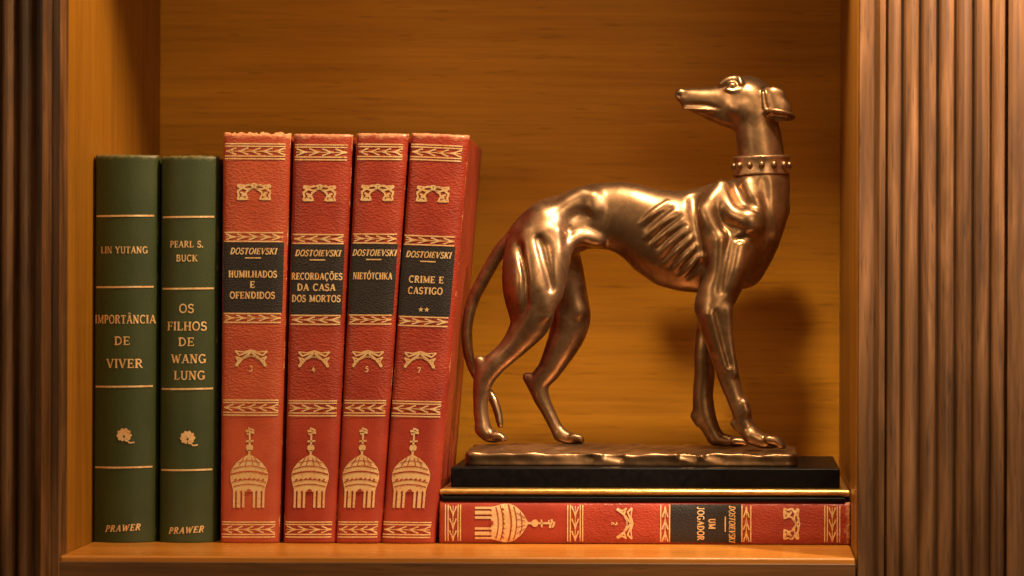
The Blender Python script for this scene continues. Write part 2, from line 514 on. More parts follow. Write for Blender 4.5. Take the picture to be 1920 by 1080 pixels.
class Marks:
    """flat stamped marks laid on a spine; map2 turns (u px from the centre, v px from the top, height) into a point"""
    def __init__(self, map2):
        self.map2, self.v, self.f, self.m = map2, [], [], []

    def quad(self, a, b, c, d, off, mi=0):
        n = len(self.v)
        self.v += [self.map2(*p, off) for p in (a, b, c, d)]
        self.f.append((n, n + 1, n + 2, n + 3))
        self.m.append(mi)

    def ribbon(self, pts, wd, off=0.0004, mi=0, step=4.0):
        P2 = []
        for (x0, y0), (x1, y1) in zip(pts[:-1], pts[1:]):
            L = math.hypot(x1 - x0, y1 - y0)
            k = max(1, int(L / step))
            P2 += [(x0 + (x1 - x0) * i / k, y0 + (y1 - y0) * i / k) for i in range(k)]
        P2.append(pts[-1])
        n0 = len(self.v)
        for i, (x, y) in enumerate(P2):
            a, b2 = P2[max(0, i - 1)], P2[min(len(P2) - 1, i + 1)]
            dx, dy = b2[0] - a[0], b2[1] - a[1]
            L = math.hypot(dx, dy) or 1
            nx, ny = -dy / L * wd / 2, dx / L * wd / 2
            self.v.append(self.map2(x + nx, y + ny, off))
            self.v.append(self.map2(x - nx, y - ny, off))
        for i in range(len(P2) - 1):
            a = n0 + 2 * i
            self.f.append((a, a + 1, a + 3, a + 2))
            self.m.append(mi)

    def fan(self, pts, c, off=0.0004, mi=0):
        n = len(self.v)
        self.v += [self.map2(*p, off) for p in pts] + [self.map2(*c, off)]
        k = len(pts)
        for i in range(k):
            self.f.append((n + i, n + (i + 1) % k, n + k))
            self.m.append(mi)

    def rows(self, rows, off=0.0004, mi=0, nseg=10):
        """filled shape from (v, left, right) rows"""
        for (v0, l0, r0), (v1, l1, r1) in zip(rows[:-1], rows[1:]):
            for i in range(nseg):
                a, b2 = i / nseg, (i + 1) / nseg
                self.quad((l0 + (r0 - l0) * a, v0), (l0 + (r0 - l0) * b2, v0), (l1 + (r1 - l1) * b2, v1), (l1 + (r1 - l1) * a, v1), off, mi)

    def text(self, s, uc, vbase, h, width=None, bold=1.0, slant=0.0, off=0.0004, gap=0.06, skew=0.0):
        tot = sum(G[c][0] + gap for c in s) - gap
        sx = h if width is None else width / tot
        x = uc - tot * sx / 2
        for c in s:
            wd, strokes = G[c]
            for pts, wt in strokes:
                self.ribbon([(x + px * sx + slant * py * h, vbase - py * h - skew * (x + px * sx)) for px, py in pts], wt * h * bold * (0.5 + 0.5 * min(1, sx / h)), off)
            x += (wd + gap) * sx

    def build(self, name, mats, parent):
        # normals towards the viewer
        o = link_mesh(name, self.v, self.f, mats, parent, fmat=self.m, uvs=[(0.5, 0.5)] * len(self.v))
        return o


# ------------------------------------------------------------------ books
def make_book(kind, corners, yoff, sag, power, shear, depth, label, group, fray=0.0, vlen=768.0, wid=None, lying=False):
    """corners: pixel TL, TR, BL, BR of the spine seen from the front (in reading orientation of the book)"""
    C = [P(px, py, yoff) for px, py in corners]
    W = wid

    def base(u, v):           # u in -.5...5, v in 0..1
        a = C[0].lerp(C[1], u + 0.5)
        b_ = C[2].lerp(C[3], u + 0.5)
        return a.lerp(b_, v)

    def sagf(u):
        return sag * max(0.0, 1 - abs(2 * u) ** power)

    def map2(upx, vpx, off):
        u, v = upx / W, vpx / vlen
        p = base(u, v)
        p.y -= sagf(u) + off
        return p

    down = (C[2] + C[3]) / 2
    loc = ((C[0] + C[1] + C[2] + C[3]) / 4)
    zmin = min(c.z for c in C)
    root = thing('lying_book' if lying else ('green_book' if kind == 'green' else 'red_book'), label, 'book', (loc.x if lying else down.x, yoff + depth / 2, zmin), group)
    leath = M['red_faded' if (kind == 'red' and fray > 0.002) else kind]
    # spine: curved front, flat back
    nu, nv = 28, 70
    verts, faces, uvs = [], [], []
    rnd = random.Random(int(corners[0][0]))
    for j in range(nv + 1):
        v = j / nv
        v = 0.5 - 0.5 * math.cos(math.pi * v)      # denser at head and tail
        for i in range(nu + 1):
            u = -0.5 + i / nu
            e = 5.0
            vp = v * vlen
            rr = 0.0
            for d_ in (vp, vlen - vp):
                if d_ < e:
                    rr += (1 - math.sqrt(max(0, 1 - (1 - d_ / e) ** 2))) * e * S
            eu = (0.5 - abs(u)) * W
            if eu < 4:
                rr += (1 - math.sqrt(max(0, 1 - (1 - eu / 4) ** 2))) * 4 * S
            p = base(u, v)
            p.y -= sagf(u) - rr
            if j < 3:
                dirv = (C[0] - C[2]).normalized()
                p += dirv * (fray * (rnd.random() - 0.45)) * (1 - j / 3)
            elif j > nv - 2:
                p += (C[2] - C[0]).normalized() * (-0.0006 * rnd.random())
            verts.append(p)
            uvs.append((u + 0.5, 1 - v))
    NV = len(verts)
    for j in range(nv):
        for i in range(nu):
            a = j * (nu + 1) + i
            faces.append((a, a + nu + 1, a + nu + 2, a + 1))
    # back side of the spine strip
    th = 0.0045
    for j in range(nv + 1):
        v = 0.5 - 0.5 * math.cos(math.pi * j / nv)
        for i in range(nu + 1):
            u = -0.5 + i / nu
            p = base(u * 0.985, 0.004 + v * 0.992)
            p.y += th
            verts.append(p)
            uvs.append((u + 0.5, 1 - v))
    for j in range(nv):
        for i in range(nu):
            a = NV + j * (nu + 1) + i
            faces.append((a, a + 1, a + nu + 2, a + nu + 1))
    for i in range(nu):
        faces.append((i, i + 1, NV + i + 1, NV + i))
        a = nv * (nu + 1) + i
        faces.append((a + 1, a, NV + a, NV + a + 1))
    for j in range(nv):
        a = j * (nu + 1)
        faces.append((a + nu + 1, a, NV + a, NV + a + nu + 1))
        a += nu
        faces.append((a, a + nu + 1, NV + a + nu + 1, NV + a))
    o = link_mesh('spine', verts, faces, leath, root, smooth=True, uvs=uvs)
    recalc(o)
    # boards and page block as sheared prisms
    def prism(name, u0, u1, v0, v1, y0, y1, m, bev):
        vv = []
        for y in (y0, y1):
            for (u, v) in ((u0, v0), (u1, v0), (u1, v1), (u0, v1)):
                p = base(u, v)
                if lying:
                    p.z += 0
                p.x += shear * y
                p.y = yoff + y
                vv.append(p)
        f = [(0, 1, 2, 3), (4, 7, 6, 5), (0, 4, 5, 1), (1, 5, 6, 2), (2, 6, 7, 3), (3, 7, 4, 0)]
        q = link_mesh(name, vv, f, m, root, uvs=[(0.5, 1 - (v0 + v1) / 2)] * 8)
        recalc(q)
        if bev:
            bevel(q, bev, 3)
        return q
    bt = 9.0 / W
    prism('cover', -0.5, -0.5 + bt, 0.004, 0.999, th * 0.85, depth, leath, 0.0012)
    prism('cover', 0.5 - bt, 0.5, 0.004, 0.999, th * 0.85, depth, leath, 0.0012)
    prism('page_block', -0.5 + bt * 1.05, 0.5 - bt * 1.05, 0.014, 0.986, th + 0.0005, depth - 0.004, M['paper'], 0)
    return root, map2


def laurel(mk, v0, v1, half, flip=False):
    vc = (v0 + v1) / 2
    h = (v1 - v0) / 2 - 1.6
    n = max(3, int(round(2 * half / 21)))
    st = 2 * half / n
    mk.ribbon([(-half + 2, vc), (half - 2, vc)], 1.3)
    for i in range(n):
        x = -half + st * (i + 0.12)
        ln = st * 0.86
        for s in (-1, 1):
            pts = [(0.0, 0.0), (0.22, 0.10), (0.48, 0.36), (0.72, 0.74), (1.0, 1.0)]
            q = [((x + ln * a) if not flip else (x + ln * (1 - a)), vc + s * h * b) for a, b in pts]
            mk.ribbon(q, 2.5, step=2.5)


def red_marks(root, map2, W, num, title, dv=0.0, stars=False, lab_w=None, uoff=0.0, titlecond=None):
    half = W / 2 - 6
    def sh(mk0):
        return mk0
    mm = (lambda u, v, o: map2(u + uoff, v, o))
    # ---- gilt bands
    def wide(v):
        mk = Marks(mm)      # two lines, laurel, two lines
        for dvv in (0, 4.6, 23.0, 28.0):
            mk.ribbon([(-half, v + dvv), (half, v + dvv)], 2.3)
        laurel(mk, v + 6.2, v + 21.6, half, flip=(num % 2 == 0))
        mk.build('gilt_band', M['gilt'], root)
    def slim(v):
        mk = Marks(mm)
        for dvv in (0, 16.5):
            mk.ribbon([(-half, v + dvv), (half, v + dvv)], 2.4)
        laurel(mk, v + 1.5, v + 15.0, half, flip=(num % 2 == 1))
        mk.build('gilt_band', M['gilt'], root)
    wide(19.5 + dv * 0.3)
    slim(185.5 + dv)
    slim(337.0 + dv)
    wide(499 + dv * 0.3)
    wide(727)
    # ---- black title label
    lb = Marks(mm)
    lw = half + 2
    lb.rows([(203.8 + dv, -lw, lw), (270 + dv, -lw, lw), (335.2 + dv, -lw, lw)], 0.0002, nseg=24)
    lab = lb.build('title_label', M['label'], root)
    # ---- lettering
    tx = Marks(mm)
    dw = min(84, W - 12)
    tx.text('DOSTOIEVSKI', 0, 226 + dv, 11.5, dw, slant=0.22, bold=1.35, off=0.0005)
    tx.ribbon([(-14, 233 + dv), (15, 233 + dv)], 2.2, off=0.0005)
    tx.build('author_lettering', M['gilt'], lab)
    tx = Marks(mm)
    for s, vb, wd in title:
        tx.text(s, 0, vb + dv, 12.5, wd, bold=1.40, off=0.0005)
    tx.build('title_lettering', M['gilt'], lab)
    if stars:
        for ux in (-5.5, 5.5):
            tx = Marks(mm)
            pts = []
            for k in range(10):
                r = 5.2 if k % 2 == 0 else 2.1
                a = math.radians(-90 + 36 * k)
                pts.append((ux + r * math.cos(a), 323 + dv + r * math.sin(a)))
            tx.fan(pts, (ux, 323 + dv), 0.0005)
            tx.build('star', M['gilt'], lab)
    tx = Marks(mm)
    tx.text(str(num), 0, 445 + dv * 0.4, 10.5, bold=1.6)
    tx.build('volume_number', M['gilt'], root)
    # ---- knot ornaments
    kn = Marks(mm)
    v0 = 108 + dv * 0.5
    def wave(vc, amp, ph, a, b2, lift, wd):
        wd = wd + 0.9
        pts = []
        for i in range(25):
            s = -1 + 2 * i / 24
            pts.append((30 * s, vc + amp * math.sin(ph + s * math.pi * 1.5) - lift * (1 - s * s)))
        kn.ribbon(pts, wd, step=3)
    kn.ribbon([(-29, v0 - 12), (-12, v0 - 10), (0, v0 - 14), (12, v0 - 10), (29, v0 - 12)], 2.6, step=3)
    wave(v0 - 4, 4.2, 0.0, 0, 0, 4, 2.6)
    wave(v0 - 4, 4.2, math.pi, 0, 0, 4, 2.6)
    for s in (-1, 1):
        kn.ribbon([(s * 29, v0 - 12), (s * 24, v0 - 5), (s * 29, v0 + 2), (s * 27, v0 + 8), (s * 29, v0 + 15), (s * 11, v0 + 15), (s * 14, v0 + 8), (s * 22, v0 + 8)], 3.8, step=3)
        kn.ribbon([(s * 3, v0 - 6), (s * 13, v0 + 1), (s * 15, v0 + 6), (s * 24, v0 + 2)], 3.6, step=3)
        kn.ribbon([(s * 17, v0 + 12), (s * 25, v0 + 12)], 2.2, step=3)
    kn.build('knot_ornament', M['gilt'], root)
    kn = Marks(mm)
    v1 = 421 + dv * 0.4
    kn.ribbon([(-30, v1 - 14), (-14, v1 - 12), (0, v1 - 16), (14, v1 - 12), (30, v1 - 14)], 2.2, step=3)
    for s in (-1, 1):
        kn.ribbon([(s * 30, v1 - 14), (s * 22, v1 - 6), (s * 2, v1 - 13), (-s * 14, v1 - 2), (-s * 22, v1 + 8), (-s * 28, v1 + 14), (-s * 24, v1 + 4), (-s * 29, v1 - 4)], 3.1, step=3)
        kn.ribbon([(s * 29, v1 - 3), (s * 16, v1 + 1), (s * 4, v1 - 5), (-s * 8, v1 - 4), (-s * 26, v1 + 6)], 2.8, step=3)
        kn.ribbon(arc(s * 26.5, v1 + 12, 2.2, 2.2, 0, 360, 9), 2.2, step=3)
    kn.build('knot_ornament', M['gilt'], root)
    # ---- dome
    dm = Marks(mm)
    V = lambda py: py - 250.0
    dm.rows([(V(808), -1.8, 1.8), (V(833), -1.8, 1.8)], nseg=2)
    dm.ribbon([(-7.5, V(807)), (-3, V(806)), (2, V(809)), (9, V(810))], 4.2, step=2)
    dm.ribbon([(-3, V(801.5)), (3, V(803)), (8, V(806))], 3.6, step=2)
    dm.ribbon([(-6, V(811)), (-2, V(813))], 2.6, step=2)
    dm.ribbon([(-7, V(826)), (8, V(825))], 3.0, step=3)
    hp = arc(0, V(838), 7.2, 6.6, 0, 360, 15)
    dm.fan(hp[:-1], (0, V(838)))
    dm.rows([(V(842), -4, 4), (V(847), -2, 2), (V(851), -2.4, 2.4), (V(854), -8, 8), (V(858), -15, 15), (V(866), -25, 25), (V(876), -33, 33), (V(886), -36.8, 36.8), (V(896), -37, 37), (V(904), -35, 35), (V(912), -32.5, 32.5), (V(920), -31, 31)])
    for x, w2 in ((29, 4.2), (20, 7.0), (10.5, 4.6)):
        for s in (-1, 1):
            dm.rows([(V(920), s * x - w2 / 2, s * x + w2 / 2), (V(950), s * x - w2 / 2, s * x + w2 / 2)], nseg=2)
    # lines of bare leather between the gilt
    def hl(v, half_, bow, wd):
        dm.ribbon([(half_ * s, v + bow * (1 - s * s)) for s in [i / 8 - 1 for i in range(17)]], wd, 0.0006, 1)
    hl(V(866), 22, -4, 1.4)
    hl(V(878), 32, -6, 1.8)
    hl(V(888), 36, -6, 2.6)
    hl(V(903), 34, -6, 1.6)
    hl(V(911), 31, -5, 1.8)
    for s in (-1, 1):
        for x0, x1 in ((4, 8), (10, 20)):
            dm.ribbon([(s * x0, V(856)), (s * x1, V(872))], 1.3, 0.0006, 1)
    for k in range(-3, 4):
        dm.ribbon([(k * 9 - 2, V(897) + abs(k) * 0.7), (k * 9 + 2.5, V(894.5) + abs(k) * 0.7)], 2.6, 0.0006, 1)
    for x, w2 in ((0, 10), (15, 4), (25, 3)):
        for s in ((-1, 1) if x else (1,)):
            pts = arc(s * x, V(921), w2 / 2 * 1.1, 6 if x == 0 else 3, 180, 360, 9)
            dm.fan([(a, b2) for a, b2 in pts], (s * x, V(921)), 0.0006, 1)
    dm.build('dome_emblem', [M['gilt'], M['red_faded' if num == 3 else 'red']], root)


def green_marks(root, map2, W, lines, rules, flower_v, imprint_v, vtop):
    half = W / 2 - 5
    for py in rules:
        mk = Marks(map2)
        mk.ribbon([(-half, py - vtop), (half, py - vtop - 1)], 3.4, step=3)
        mk.build('gilt_rule', M['gilt'], root)
    for s, py, h, wd, uc in lines:
        if s in ('LIN YUTANG', 'PEARL S.', 'IMPORTÂNCIA', 'OS'):
            tx = Marks(map2)
        tx.text(s, uc, py - vtop, h, wd, bold=1.15)
        if s in ('LIN YUTANG', 'BUCK'):
            tx.build('author_lettering', M['gilt'], root)
    tx.build('title_lettering', M['gilt'], root)
    tx = Marks(map2)
    tx.text('PRAWER', 0 + 1, imprint_v - vtop, 12, 66, bold=1.3, slant=0.25, gap=0.12, skew=0.05)
    tx.build('imprint_lettering', M['gilt'], root)
    fl = Marks(map2)
    rnd = random.Random(3)
    c0 = (4, flower_v - vtop)
    for a_, L_, w_ in ((-205, 13, 3.4), (-172, 15, 3.6), (-140, 16, 3.8), (-108, 16.5, 3.8), (-76, 16.5, 3.8), (-44, 16, 3.8), (-12, 15, 3.6), (22, 13, 3.4), (62, 11, 3.0), (118, 10, 3.0)):
        a = math.radians(a_)
        ca, sa = math.cos(a), math.sin(a)
        pts = [(c0[0] + ca * r - sa * q, c0[1] + 2 + sa * r + ca * q) for r, q in ((1.5, 0), (0.45 * L_, -w_ * 0.75), (0.8 * L_, -w_), (L_, 0), (0.8 * L_, w_), (0.45 * L_, w_ * 0.75))]
        fl.fan(pts, (c0[0] + ca * L_ * 0.6, c0[1] + 2 + sa * L_ * 0.6))
    fl.ribbon([(c0[0] + 3, c0[1] + 6), (c0[0] + 10, c0[1] + 14), (c0[0] + 19, c0[1] + 13)], 2.6, step=2)
    fl.build('flower_emblem', M['gilt'], root)


GB = 'green cloth books with gilt rules'
RB = 'red leather volumes of one set'
r, mp = make_book('green', [(178, 291), (296, 291), (174, 1019), (291, 1019)], 0.0055, 0.0055, 2.2, 0.0, 0.125,
                  'green cloth book against the left wall, three-line title ending VIVER', GB, 0.0006, 728, 118)
green_marks(r, mp, 118, [('LIN YUTANG', 475, 12.5, 88, 0), ('IMPORTÂNCIA', 606, 15.5, 114, 1), ('DE', 646, 15.5, 30, -1), ('VIVER', 689, 16.5, 68, 3)],
            (405.5, 538.5, 724.5, 875.5), 815, 994, 291)
r, mp = make_book('green', [(302, 293), (409, 293), (298, 1019), (403, 1019)], 0.0055, 0.0050, 2.2, 0.0, 0.125,
                  'narrower green cloth book beside the first red book, five-line title ending LUNG', GB, 0.0010, 726, 106)
green_marks(r, mp, 106, [('PEARL S.', 464, 12, 63, -1), ('BUCK', 490, 12, 40, 0), ('OS', 586, 16, 28, 0), ('FILHOS', 619, 16, 74, 0), ('DE', 648, 15.5, 30, 0), ('WANG', 680, 16, 65, 4), ('LUNG', 711, 16, 58, 6)],
            (407.5, 541.5, 729, 880.5), 820, 998, 293)

red = [
    (3, [(418, 250), (545, 251), (413, 1019), (523, 1019)], 118, [('HUMILHADOS', 269.5, 88), ('E', 289, 9), ('OFENDIDOS', 309, 83)], 0, False, -0.02, 0.0021,
     'thickest red leather book with frayed top, black label reading HUMILHADOS E OFENDIDOS'),
    (4, [(550, 251), (661, 252), (531, 1019), (629, 1019)], 106, [('RECORDAÇÕES', 270, 95), ('DA CASA', 290.5, 72), ('DOS MORTOS', 311.5, 92)], 3, False, -0.03, 0.0004,
     'red leather book whose black label reads RECORDAÇÕES DA CASA DOS MORTOS'),
    (5, [(668, 250), (766, 251), (629, 1019), (714, 1019)], 94, [('NIETÓTCHKA', 270, 74)], 3, False, -0.04, 0.0004,
     'narrowest upright red leather book, black label with the single word NIETÓTCHKA'),
    (7, [(771, 249), (880, 254), (715, 1019), (816, 1020)], 106, [('CRIME E', 273, 65), ('CASTIGO', 294, 65)], 6, True, -0.052, 0.0004,
     'red leather book leaning beside the bronze dog, two small stars on its black label'),
]
for num, cs, W, title, dv, stars, shear, fray, lab in red:
    r, mp = make_book('red', cs, 0.0025, 0.0022, 4, shear, 0.13, lab, RB, fray, 768, W)
    red_marks(r, mp, W, num, title, dv, stars, uoff=(-4.0 if num == 7 else -1.5))
# the volume lying under the plinth
z1, z0 = -432.6, -512.6
def ipx(x, z):     # inverse of U for world offsets at y = 0
    c, s = math.cos(ROLL), math.sin(ROLL)
    return (VX + x * c + z * s, VY + x * s - z * c)
xl, xr = 824.5 - VX, 1595.5 - VX
r, mp = make_book('red', [ipx(xr, z1), ipx(xr, z0), ipx(xl, z1), ipx(xl, z0)], 0.002, 0.0015, 4, 0.0, 0.132,
                  'red leather book lying flat on the shelf under the black plinth', RB, 0.0007, 768, 82, lying=True)
red_marks(r, mp, 82, 2, [('UM', 264, 20), ('JOGADOR', 285, 64)], 0)


# ------------------------------------------------------------------ bronze dog
statue = thing('dog_statue', 'bronze greyhound statue looking backwards, on a black plinth with gold moulding', 'statue', (-0.055, 0.055, -432.6 * S))
# plinth
def ux(px):
    return (px - VX) * S
plinth = box('plinth', (ux(844), 0.006, -408.5 * S), (ux(1577), 0.098, -371 * S), M['lacquer'], statue, 0.0009, 3)
YL = 0.002
lip = box('bottom_lip', (ux(829), YL - 0.001, -432.4 * S), (ux(1586), 0.104, -424.2 * S), M['lacquer'], plinth, 0.0006)
# gold moulding: a half round run round the plinth
prof = []
for i in range(9):
    a = math.radians(-90 + 180 * i / 8)
    prof.append((0.0022 + 0.0030 * math.cos(a), -416.5 * S + 7.6 * S * math.sin(a)))
prof = [(-0.006, -424.1 * S)] + prof + [(-0.004, -408.6 * S)]
rect = [(ux(842), 0.008), (ux(1578), 0.008), (ux(1578), 0.096), (ux(842), 0.096)]
dirs = [(-1, -1), (1, -1), (1, 1), (-1, 1)]
vv, ff = [], []
n = len(prof)
for (cx, cy), (dx, dy) in zip(rect, dirs):
    for o_, z_ in prof:
        vv.append((cx + dx * o_, cy + dy * o_, z_))
for c_ in range(4):
    for i in range(n):
        a, b2 = c_ * n + i, c_ * n + (i + 1) % n
        c2, d2 = ((c_ + 1) % 4) * n + (i + 1) % n, ((c_ + 1) % 4) * n + i
        ff.append((a, d2, c2, b2))
gm = link_mesh('gold_moulding', vv, ff, M['gold'], plinth)
recalc(gm)


class Field:
    """signed distance sculpting on a grid; all lengths in spine-plane pixels (world / S)"""
    def __init__(self, lo, hi, h):
        self.lo = np.array(lo, float)
        self.h = h
        self.n = [int(math.ceil((b - a) / h)) + 1 for a, b in zip(lo, hi)]
        self.ax = [lo[i] + h * np.arange(self.n[i]) for i in range(3)]
        self.f = np.full(self.n, 60.0, np.float32)

    def box(self, lo, hi):
        sl = []
        for i in range(3):
            a = int(max(0, math.floor((lo[i] - self.lo[i]) / self.h)))
            b_ = int(min(self.n[i], math.ceil((hi[i] - self.lo[i]) / self.h) + 1))
            if b_ <= a:
                return None, None
            sl.append(slice(a, b_))
        X = self.ax[0][sl[0]][:, None, None].astype(np.float32)
        Y = self.ax[1][sl[1]][None, :, None].astype(np.float32)
        Z = self.ax[2][sl[2]][None, None, :].astype(np.float32)
        return tuple(sl), (X, Y, Z)

    def add(self, sl, d, k, sub=False):
        f = self.f[sl]
        if sub:
            a, b_ = f, -d
            hh = np.maximum(k - np.abs(a - b_), 0) / k
            self.f[sl] = np.maximum(a, b_) + hh * hh * k * 0.25
        else:
            hh = np.maximum(k - np.abs(f - d), 0) / k
            self.f[sl] = np.minimum(f, d) - hh * hh * k * 0.25

    def seg(self, a, b_, ra, rb, k, fy=1.0, sub=False):
        a, b_ = np.array(a, float), np.array(b_, float)
        r = max(ra, rb)
        m = r * max(1.0, fy) + k + 3
        sl, g = self.box(np.minimum(a, b_) - m, np.maximum(a, b_) + m)
        if sl is None:
            return
        X, Y, Z = g
        ab = b_ - a
        s = 1.0 / fy
        ab_ = ab * (1, s, 1)
        den = float((ab_ ** 2).sum()) + 1e-6
        px, py, pz = X - a[0], (Y - a[1]) * s, Z - a[2]
        t_ = np.clip((px * ab_[0] + py * ab_[1] + pz * ab_[2]) / den, 0, 1)
        dx, dy, dz = px - ab_[0] * t_, py - ab_[1] * t_, pz - ab_[2] * t_
        d = np.sqrt(dx * dx + dy * dy + dz * dz) - (ra + (rb - ra) * t_)
        if fy < 1:
            d = d * (0.5 + 0.5 * fy)
        self.add(sl, d.astype(np.float32), k, sub)

    def chain(self, pts, k, fy=1.0, sub=False, sub_n=8):
        """pts: (x, y, z, r) smoothed with Catmull-Rom"""
        q = np.array(pts, float)
        Q = np.vstack([2 * q[0] - q[1], q, 2 * q[-1] - q[-2]])
        out = []
        for i in range(1, len(Q) - 2):
            p0, p1, p2, p3 = Q[i - 1:i + 3]
            for j in range(sub_n):
                t_ = j / sub_n
                out.append(0.5 * ((2 * p1) + (-p0 + p2) * t_ + (2 * p0 - 5 * p1 + 4 * p2 - p3) * t_ ** 2 + (-p0 + 3 * p1 - 3 * p2 + p3) * t_ ** 3))
        out.append(Q[-2])
        out = np.array(out)
        R = out[:, 3].max() * max(1.0, fy) + k + 3
        sl, g = self.box(out[:, :3].min(0) - R, out[:, :3].max(0) + R)
        if sl is None:
            return
        X, Y, Z = g
        best = np.full(np.broadcast_shapes(X.shape, Y.shape, Z.shape), 90.0, np.float32)
        s = 1.0 / fy
        for a, b_ in zip(out[:-1], out[1:]):
            ab_ = (b_ - a)[:3] * (1, s, 1)
            den = float((ab_ ** 2).sum()) + 1e-6
            px, py, pz = X - a[0], (Y - a[1]) * s, Z - a[2]
            t_ = np.clip((px * ab_[0] + py * ab_[1] + pz * ab_[2]) / den, 0, 1)
            d = np.sqrt((px - ab_[0] * t_) ** 2 + (py - ab_[1] * t_) ** 2 + (pz - ab_[2] * t_) ** 2) - np.maximum(0.5, a[3] + (b_[3] - a[3]) * t_)
            h = np.maximum(1.5 - np.abs(best - d), 0) / 1.5
            best = (np.minimum(best, d) - h * h * 1.5 * 0.25).astype(np.float32)
        if fy < 1:
            best = best * (0.5 + 0.5 * fy)
        self.add(sl, best, k, sub)

    def mesh(self):
        """surface nets"""
        f = self.f
        s = f < 0
        nx, ny, nz = f.shape
        cnt = np.zeros((nx - 1, ny - 1, nz - 1), np.int8)
        for i in (0, 1):
            for j in (0, 1):
                for k in (0, 1):
                    cnt += s[i:nx - 1 + i, j:ny - 1 + j, k:nz - 1 + k]
        act = (cnt > 0) & (cnt < 8)
        I = np.argwhere(act)
        idx = -np.ones(act.shape, np.int64)
        idx[act] = np.arange(len(I))
        acc = np.zeros((len(I), 3))
        num = np.zeros(len(I))
        corners = [(i, j, k) for i in (0, 1) for j in (0, 1) for k in (0, 1)]
        for a in corners:
            for ax in range(3):
                if a[ax] == 1:
                    continue
                b_ = list(a)
                b_[ax] = 1
                fa = f[I[:, 0] + a[0], I[:, 1] + a[1], I[:, 2] + a[2]]
                fb = f[I[:, 0] + b_[0], I[:, 1] + b_[1], I[:, 2] + b_[2]]
                mk = (fa < 0) != (fb < 0)
                t_ = np.where(mk, fa / np.where(mk, fa - fb, 1), 0)
                p = np.tile(np.array(a, float), (len(I), 1))
                p[:, ax] += t_
                acc[mk] += p[mk]
                num[mk] += 1
        V = (acc / num[:, None] + I) * self.h + self.lo
        F = []
        for ax in range(3):
            d = [0, 0, 0]
            d[ax] = 1
            A = s[:nx - d[0], :ny - d[1], :nz - d[2]]
            Bq = s[d[0]:, d[1]:, d[2]:]
            E = np.argwhere(A != Bq)
            u, v = (ax + 1) % 3, (ax + 2) % 3
            ok = (E[:, u] > 0) & (E[:, v] > 0) & (E[:, u] < f.shape[u] - 1) & (E[:, v] < f.shape[v] - 1)
            E = E[ok]
            ins = A[E[:, 0], E[:, 1], E[:, 2]]
            def cell(du, dv_):
                c = E.copy()
                c[:, u] -= du
                c[:, v] -= dv_
                return idx[c[:, 0], c[:, 1], c[:, 2]]
            q = np.stack([cell(1, 1), cell(0, 1), cell(0, 0), cell(1, 0)], 1)
            q[~ins] = q[~ins][:, ::-1]
            F.append(q)
        return V, np.vstack(F)


def grid_object(name, fld, m, parent, smooth_it=2):
    V, F = fld.mesh()
    # light Laplacian smoothing
    for it in range(smooth_it):
        acc = np.zeros_like(V)
        num = np.zeros(len(V))
        for a, b_ in ((0, 1), (1, 2), (2, 3), (3, 0)):
            np.add.at(acc, F[:, a], V[F[:, b_]])
            np.add.at(acc, F[:, b_], V[F[:, a]])
            np.add.at(num, F[:, a], 1)
            np.add.at(num, F[:, b_], 1)
        V = V + 0.5 * (acc / num[:, None] - V)
    me = bpy.data.meshes.new(name)
    me.vertices.add(len(V))
    me.vertices.foreach_set('co', (V * S).astype(np.float32).ravel())
    me.loops.add(len(F) * 4)
    me.loops.foreach_set('vertex_index', F.astype(np.int32).ravel())
    me.polygons.add(len(F))
    me.polygons.foreach_set('loop_start', np.arange(0, len(F) * 4, 4, dtype=np.int32))
    me.polygons.foreach_set('use_smooth', np.ones(len(F), bool))
    me.materials.append(m)
    me.update(calc_edges=True)
    me.validate()
    o = bpy.data.objects.new(name, me)
    COL.objects.link(o)
    o.parent = parent
    o.matrix_parent_inverse = Matrix.Translation(-Vector(parent.location))
    return o


def W3(px, py, y):
    """pixel + depth in metres -> field units"""
    p = P(px, py, y)
    return (p.x / S, p.y / S, p.z / S)


def ch(pts, y=None):
    """(px, py, r[, y]) list -> field chain"""
    out = []
    for q in pts:
        yy = q[3] if len(q) > 3 else y
        out.append((*W3(q[0], q[1], yy), q[2] * (1 + yy / D)))
    return out


YC = 0.060            # mid plane of the dog
NH, FH = 0.046, 0.078  # near / far hind legs
NF, FF = 0.042, 0.074  # near / far front legs
lo = W3(848, 866, 0.012)
hi = W3(1512, 120, 0.012)
fld = Field((lo[0] * 1.06 if lo[0] < 0 else lo[0], 0.012 / S, -372), (hi[0] * 1.10, 0.104 / S, 420), 1.9)

# torso: stations (px, top, bottom, half width)
st = [(985, 425, 480, 20), (1000, 399, 500, 34), (1030, 374, 492, 42), (1062, 358, 484, 44), (1107, 345, 466, 40), (1144, 342, 469, 38), (1166, 341, 481, 41), (1192, 344, 508, 46), (1230, 354, 534, 52),
      (1274, 359, 546, 57), (1306, 353, 549, 58), (1340, 342, 552, 57), (1380, 336, 548, 55), (1410, 340, 524, 50), (1440, 350, 488, 40), (1458, 358, 450, 28), (1468, 375, 410, 12)]
xs, top, bot, wid = [], [], [], []
for px, tpy, bpy_, hw in st:
    a, b2 = W3(px, tpy, YC), W3(px, bpy_, YC)
    xs.append(a[0]); top.append(a[2]); bot.append(b2[2]); wid.append(hw)
xs = np.array(xs)


def sm(ys):
    xx = np.linspace(xs[0], xs[-1], 240)
    yy = np.interp(xx, xs, ys)
    ker = np.hanning(15); ker /= ker.sum()
    return xx, np.convolve(np.pad(yy, 7, mode='edge'), ker, 'valid')


